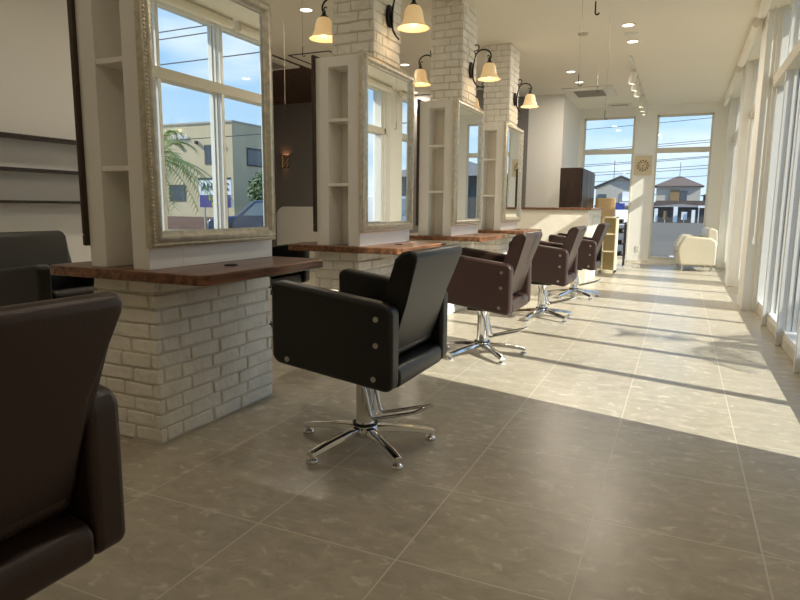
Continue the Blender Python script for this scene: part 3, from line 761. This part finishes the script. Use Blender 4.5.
for k, (x, w, h, m_) in enumerate(((-4.6, .5, 2.6, 'signw'), (-3.7, .5, 1.7, 'signw'), (-2.35, .5, 1.3, 'shut'), (-.9, .6, 2.0, 'signw'), (.35, .8, 1.2, 'carwhite'), (1.6, .5, 1.5, 'signw'))):
    r = empty('signboard', (x, 106 - .3 * k, ZG(106)), 0, ['tall white post sign at the left end of the carport', 'white standing sign second from the left of the carport', 'tan standing sign under the carport', 'white figure shaped stand in the middle of the lot edge', 'pale square board hanging low by the carport', 'small white board at the right of the carport'][k], 'sign', 'pale signs by the carport')
    MB().box(-w / 2, w / 2, -.05, .05, .5 if k in (2, 4) else .1, h + .5).build('board', M[m_], r)
    MB().box(-.05, .05, -.04, .04, 0, .5).build('post', M['signw'], r)
fence = tag(MB().box(2.2, 5, 105.5, 105.6, 1.4, 1.75).box(2.3, 2.4, 105.5, 105.6, ZG(105), 1.4).box(4.8, 4.9, 105.5, 105.6, ZG(105), 1.4).build('barrier_bar', M['signw']), 'white crossbar on two posts at the right of the carport', 'barrier')
def car(name, label, loc, rz, m_, L_=4.3, W=1.75, Hh=1.5, van=False):
    r = empty(name, loc, rz, label, 'car')
    if van: prof = [(-L_/2, .3), (L_/2, .3), (L_/2, .95), (L_/2 - .55, 1.1), (L_/2 - 1.1, Hh), (-L_/2 + .1, Hh), (-L_/2, 1.0)]
    else: prof = [(-L_/2, .3), (L_/2, .3), (L_/2, .72), (L_/2 - .1, .85), (L_/2 - 1.1, .98), (L_/2 - 1.75, Hh - .04), (L_/2 - 2.2, Hh), (-L_/2 + .5, Hh - .05), (-L_/2 + .1, 1.0), (-L_/2, .8)]
    MB().prism(prof, -W / 2, W / 2, 'y').build('body', m_, r, bevel=.08, seg=4)
    gz0, gz1 = .98, Hh - .12
    for s in (-1, 1):
        y = s * (W / 2 + .002)
        MB().prism([(L_/2 - 1.35, gz0), (-.05, gz0), (-.05, gz1), (L_/2 - 1.85, gz1)], y - .004, y + .004, 'y').build('side_window', M['glasscar'], r)
        MB().prism([(-.15, gz0), (-L_/2 + .45, gz0), (-L_/2 + .6, gz1), (-.15, gz1)], y - .004, y + .004, 'y').build('side_window', M['glasscar'], r)
        for x in (-L_/2 + .8, L_/2 - .8):
            w_ = MB().tube([(x, y - s * .2, .31), (x, y + s * .02, .31)], .31, 24).build('wheel', M['rubber'], r, smooth=True)
            MB().tube([(x, y + s * .021, .31), (x, y + s * .03, .31)], .18, 16).build('hub_cap', M['steel'], w_, smooth=True)
    MB().prism([(-W/2 + .2, .98), (W/2 - .2, .98), (W/2 - .3, Hh - .14), (-W/2 + .3, Hh - .14)], L_/2 - 1.42, L_/2 - 1.40, 'x').build('windscreen', M['glasscar'], r,
        M=Matrix.Translation((L_/2 - 1.36, 0, .98)) @ Matrix.Rotation(R(-48 if not van else -50), 4, 'Y') @ Matrix.Translation((-(L_/2 - 1.40), 0, -.98)) @ Matrix.Diagonal((1, 1, 1, 1)))
    for s in (-1, 1):
        MB().box(L_/2 - .03, L_/2 + .01, s * .62 - .17, s * .62 + .17, .62, .76).build('headlight', M['plastic'], r, bevel=.02)
    return r
car('parked_car', 'blue parked estate car seen in the nearest mirror beside the sign', (10.75, 20.3, ZG(20.3)), R(-28), M['carblue'], 4.5, 1.75, 1.58)
car('parked_van', 'white parked van seen in the second mirror', (8.6, 26.5, ZG(26.5)), R(95), M['carwhite'], 4.4, 1.7, 1.9, True)
car('parked_car', 'white car outside the left far window behind the rack', (-4.5, 56, ZG(56)), R(100), M['carwhite'], 4.3, 1.7, 1.6)
bn = tag(MB().box(-7.2, -5.9, 74, 74.1, .3, 1.75).box(-7.2, -7.1, 74, 74.1, ZG(74), .3).box(-6.0, -5.9, 74, 74.1, ZG(74), .3).build('blue_banner', M['banner']), 'bright blue banner outside the left far window', 'banner')
# beige building with sign
bd = empty('commercial_building', (20.3, 29.8, 0), 0, 'beige flat roofed two storey building reflected in the nearest mirror', 'building')
zb = ZG(30) - .2
MB().box(0, 16, 0, 14, zb, 5.95).build('wall', M['bwall'], bd)
MB().box(-.05, 16.05, -.05, 14.05, 5.951, 6.05).build('parapet', M['hwall'], bd)
for (a, b, c, d) in ((1.45, 2.1, 3.55, 4.7), (3.75, 5.05, 1.35, 2.35)):
    f_ = MB().box(a, b, -.03, .02, c, d).build('window', M['hdark'], bd); MB().box(a + .08, b - .08, -.035, -.031, c + .08, d - .08).build('pane', M['glassdark'], f_)
f_ = MB().box(-.03, .02, 1.3, 3.6, 3.5, 4.6).build('window', M['hdark'], bd); MB().box(-.035, -.031, 1.4, 3.5, 3.6, 4.5).build('pane', M['glassdark'], f_)
def txt(s, size, mat_, parent, Mx, name='lettering', ext=.01):
    cu = bpy.data.curves.new(name, 'FONT'); cu.body = s; cu.size = size; cu.extrude = ext; cu.offset = size * .012
    cu.materials.append(mat_)
    t_ = bpy.data.objects.new(name + '_source', cu); C.objects.link(t_)
    me = bpy.data.meshes.new_from_object(t_.evaluated_get(bpy.context.evaluated_depsgraph_get()))
    bpy.data.objects.remove(t_); bpy.data.curves.remove(cu)
    o = bpy.data.objects.new(name, me); C.objects.link(o); o.parent = parent; o.matrix_local = Mx
    return o
RX = Matrix.Rotation(R(90), 4, 'X')
txt('AHM\u30ed\u30ed', .46, M['signw'], bd, Matrix.Translation((3.35, -.06, 5.05)) @ RX)
for k in range(3): MB().box(1.0 + 1.6 * k, 1.12 + 1.6 * k, -.18, 0, 4.75, 4.95).build('vent_hood', M['hdark'], bd)
# roadside sign (faces the salon)
sg = empty('roadside_sign', (17.2, 24.6, ZG(24.6)), 0, 'white purple and yellow roadside sign reflected in the nearest mirror', 'sign')
def smir(px): return px
W0, W1, zt, zm, zb2 = -1.0, 1.05, 2.75, 1.75, 1.28
MB().box(W0, W1, 0, .08, zb2, zt).build('panel', M['signw'], sg)
MB().box(W0 - .02, W1 + .02, -.012, -.001, zt - .1, zt).build('top_band', M['signd'], sg)
lw = MB().box(W0 + .04, W1 - .04, -.012, -.001, zb2, zb2 + .62).build('lower_band', M['signp'], sg)
txt('20 AHA', .52, M['signd'], sg, Matrix.Translation((W0 + .12, -.01, 2.13)) @ RX)
txt('30 ANAT', .30, M['signy'], sg, Matrix.Translation((W0 + .22, -.02, zb2 + .34)) @ RX)
txt('00-0000', .30, M['signy'], sg, Matrix.Translation((W0 + .22, -.02, zb2 + .05)) @ RX)
sg.children[0]
for x in (-.7, .75): MB().box(x - .04, x + .04, .02, .07, 0, zb2).build('post', M['steel'], sg)
lw2 = tag(MB().box(18.6, 40, 28.0, 28.2, ZG(28), ZG(28) + .75).build('boundary_wall', mat('brown_block_wall', (122, 96, 84), .85)), 'low brown boundary wall in front of the beige building', 'wall')
sh = MB(); rnd = random.Random(3)
def foliage(mb, c, r, n, rnd, s=.12):
    for _ in range(n):
        d = Vector((rnd.gauss(0, 1), rnd.gauss(0, 1), rnd.gauss(0, 1))).normalized() * r * rnd.uniform(.55, 1)
        q = Vector(c) + d; a = Vector((rnd.gauss(0, 1), rnd.gauss(0, 1), rnd.gauss(0, 1))).normalized() * s; b = a.orthogonal().normalized() * s * .5
        mb.bm.faces.new([mb.bm.verts.new(v) for v in (q - a, q + b, q + a, q - b)])
foliage(sh, (17.2, 28.9, 1.9), 1.15, 900, rnd, .16)
so = tag(sh.build('shrub', M['hedge']), 'round green shrub beside the grey side of the beige building', 'shrub')
MB().tube([(17.2, 28.9, ZG(28.8)), (17.2, 28.9, 1.7)], .08, 8).build('stem', M['trunk'], so)
hd = MB(); rnd = random.Random(5)
for k in range(9): foliage(hd, (10.6 + .5 * k, 30, .5 + .35 * (k % 2)), .85, 260, rnd, .14)
tag(hd.build('hedge', M['hedge']), 'dark green hedge seen in the second mirror', 'hedge', kind='stuff')
h6 = house('house', 'grey blue house above the hedge seen in the second mirror', 8.5, 18.5, 46, 8, ZG(46), 3.6, 5.2, 'roofblue', wallm='hdark')
# palm
def palm(loc, hgt, label, seed, nf=48, L_=1.6):
    r = empty('palm_tree', loc, 0, label, 'palm tree'); rnd = random.Random(seed)
    MB().lathe([(0, 0), (.16, 0), (.13, .3), (.11, hgt * .6), (.12, hgt), (0, hgt)], (0, 0, 0), 14).build('trunk', M['trunk'], r, smooth=True)
    fr = MB()
    for k in range(nf):
        az = rnd.uniform(0, 2 * PI); el = rnd.uniform(-.2, 1.25); l_ = L_ * rnd.uniform(.75, 1.05)
        pts = []
        for j in range(11):
            t = j / 10; rr = l_ * t * math.cos(el) * (1 - .12 * t); z = hgt + l_ * (t * math.sin(el) - .62 * t * t)
            pts.append(Vector((rr * math.cos(az), rr * math.sin(az), z)))
        fr.tube(pts, .007, 4)
        sd = Vector((-math.sin(az), math.cos(az), 0))
        for j in range(2, 11):
            for h_ in (0, .5):
                if j == 10 and h_: continue
                q = pts[j] if not h_ else (pts[j] + pts[j + 1]) / 2
                d = (pts[j] - pts[j - 1]).normalized(); ll = .36 * (1 - abs(j / 10 - .5) * 1.1)
                for s in (-1, 1):
                    tip = q + (d * .7 + sd * s).normalized() * ll + Vector((0, 0, -.07))
                    fr.bm.faces.new([fr.bm.verts.new(v) for v in (q - d * .011, q + d * .011, tip)])
    fr.build('fronds', M['leaf'], r)
    return r
palm((4.85, 8.7, ZG(8.7) - .1), 2.2, 'palm with arching green fronds outside, reflected in the nearest mirror', 4)
palm((3.3, 4.9, ZG(5) - .1), 2.25, 'palm outside whose fronds cast the feathery shadow on the floor tiles', 9, 17, 1.15)
# overhead cables
def cable(a, b, label, r_=.02, sag=.25):
    a, b = Vector(a), Vector(b)
    pts = [a.lerp(b, k / 12) - Vector((0, 0, sag * 4 * (k / 12) * (1 - k / 12))) for k in range(13)]
    tag(MB().tube(pts, r_, 5).build('overhead_cable', M['hose']), label, 'cable', 'overhead cables across the sky')
for z0, z1, y in ((6.15, 6.35, 40), (4.8, 5.05, 40.3), (4.95, 5.2, 40.6), (4.1, 4.3, 41), (3.6, 3.8, 41.3), (3.95, 4.25, 40.9), (3.45, 3.65, 41.6), (3.1, 3.2, 42)):
    cable((-14, y, z0 - .5), (6, y, z1 + .25), 'thin overhead cable crossing the sky behind the far windows', .016, .15)
for z0, z1 in ((11.3, 11.3), (10.85, 10.95), (9.45, 9.5)):
    cable((36, 29, z0 - .1), (8, 29, z1 + .1), 'overhead cable across the sky in the nearest mirror', .035, .1)
cable((40, 27.5, 4.6), (6, 27.5, 5.1), 'overhead cable in front of the beige building in the nearest mirror', .025, .1)
pole = tag(MB().lathe([(0, 0), (.16, 0), (.12, 9), (0, 9)], (12.4, 33, ZG(33)), 12).build('utility_pole', M['hwall'], smooth=True), 'grey utility pole outside seen in the second mirror', 'pole')

# ------------------------------------------------------------------ world and sun
w = bpy.data.worlds.new('sky'); bpy.context.scene.world = w; w.use_nodes = True
nt = w.node_tree; bg = nt.nodes['Background']; L = nt.links.new; N = nt.nodes.new
tc = N('ShaderNodeTexCoord'); sp_ = N('ShaderNodeSeparateXYZ'); L(tc.outputs['Generated'], sp_.inputs[0])
rp = N('ShaderNodeValToRGB'); e = rp.color_ramp.elements
e[0].position = 0; e[0].color = lin((205, 222, 238)); e[1].position = .6; e[1].color = lin((96, 150, 218))
x = e.new(.12); x.color = lin((170, 202, 234)); x = e.new(.3); x.color = lin((134, 180, 230))
L(sp_.outputs['Z'], rp.inputs['Fac'])
mp = N('ShaderNodeMapping'); mp.inputs['Scale'].default_value = (1.6, 1.6, 7); L(tc.outputs['Generated'], mp.inputs['Vector'])
n = N('ShaderNodeTexNoise'); n.inputs['Scale'].default_value = 2.2; n.inputs['Detail'].default_value = 6; L(mp.outputs['Vector'], n.inputs['Vector'])
cr_ = N('ShaderNodeValToRGB'); cr_.color_ramp.elements[0].position = .5; cr_.color_ramp.elements[1].position = .78; L(n.outputs['Fac'], cr_.inputs['Fac'])
mxx = N('ShaderNodeMixRGB'); mxx.inputs['Color2'].default_value = lin((232, 238, 245)); L(cr_.outputs['Color'], mxx.inputs['Fac']); L(rp.outputs['Color'], mxx.inputs['Color1'])
L(mxx.outputs['Color'], bg.inputs['Color']); bg.inputs['Strength'].default_value = 1.04
sun = bpy.data.lights.new('sun', 'SUN'); sun.energy = 5.6; sun.angle = R(.5); sun.color = (1, .94, .84)
so_ = bpy.data.objects.new('sun', sun); C.objects.link(so_)
so_.rotation_euler = Vector((.967, -.255, .677)).to_track_quat('Z', 'Y').to_euler()
sc = bpy.context.scene
sc.view_settings.view_transform = 'Standard'; sc.view_settings.look = 'None'; sc.view_settings.gamma = 1; sc.view_settings.use_curve_mapping = False
sc.view_settings.exposure = .56
sc.cycles.max_bounces = 10; sc.cycles.diffuse_bounces = 8; sc.cycles.glossy_bounces = 5; sc.cycles.transparent_max_bounces = 16
sc.cycles.use_denoising = True
sc.cycles.sample_clamp_indirect = 6
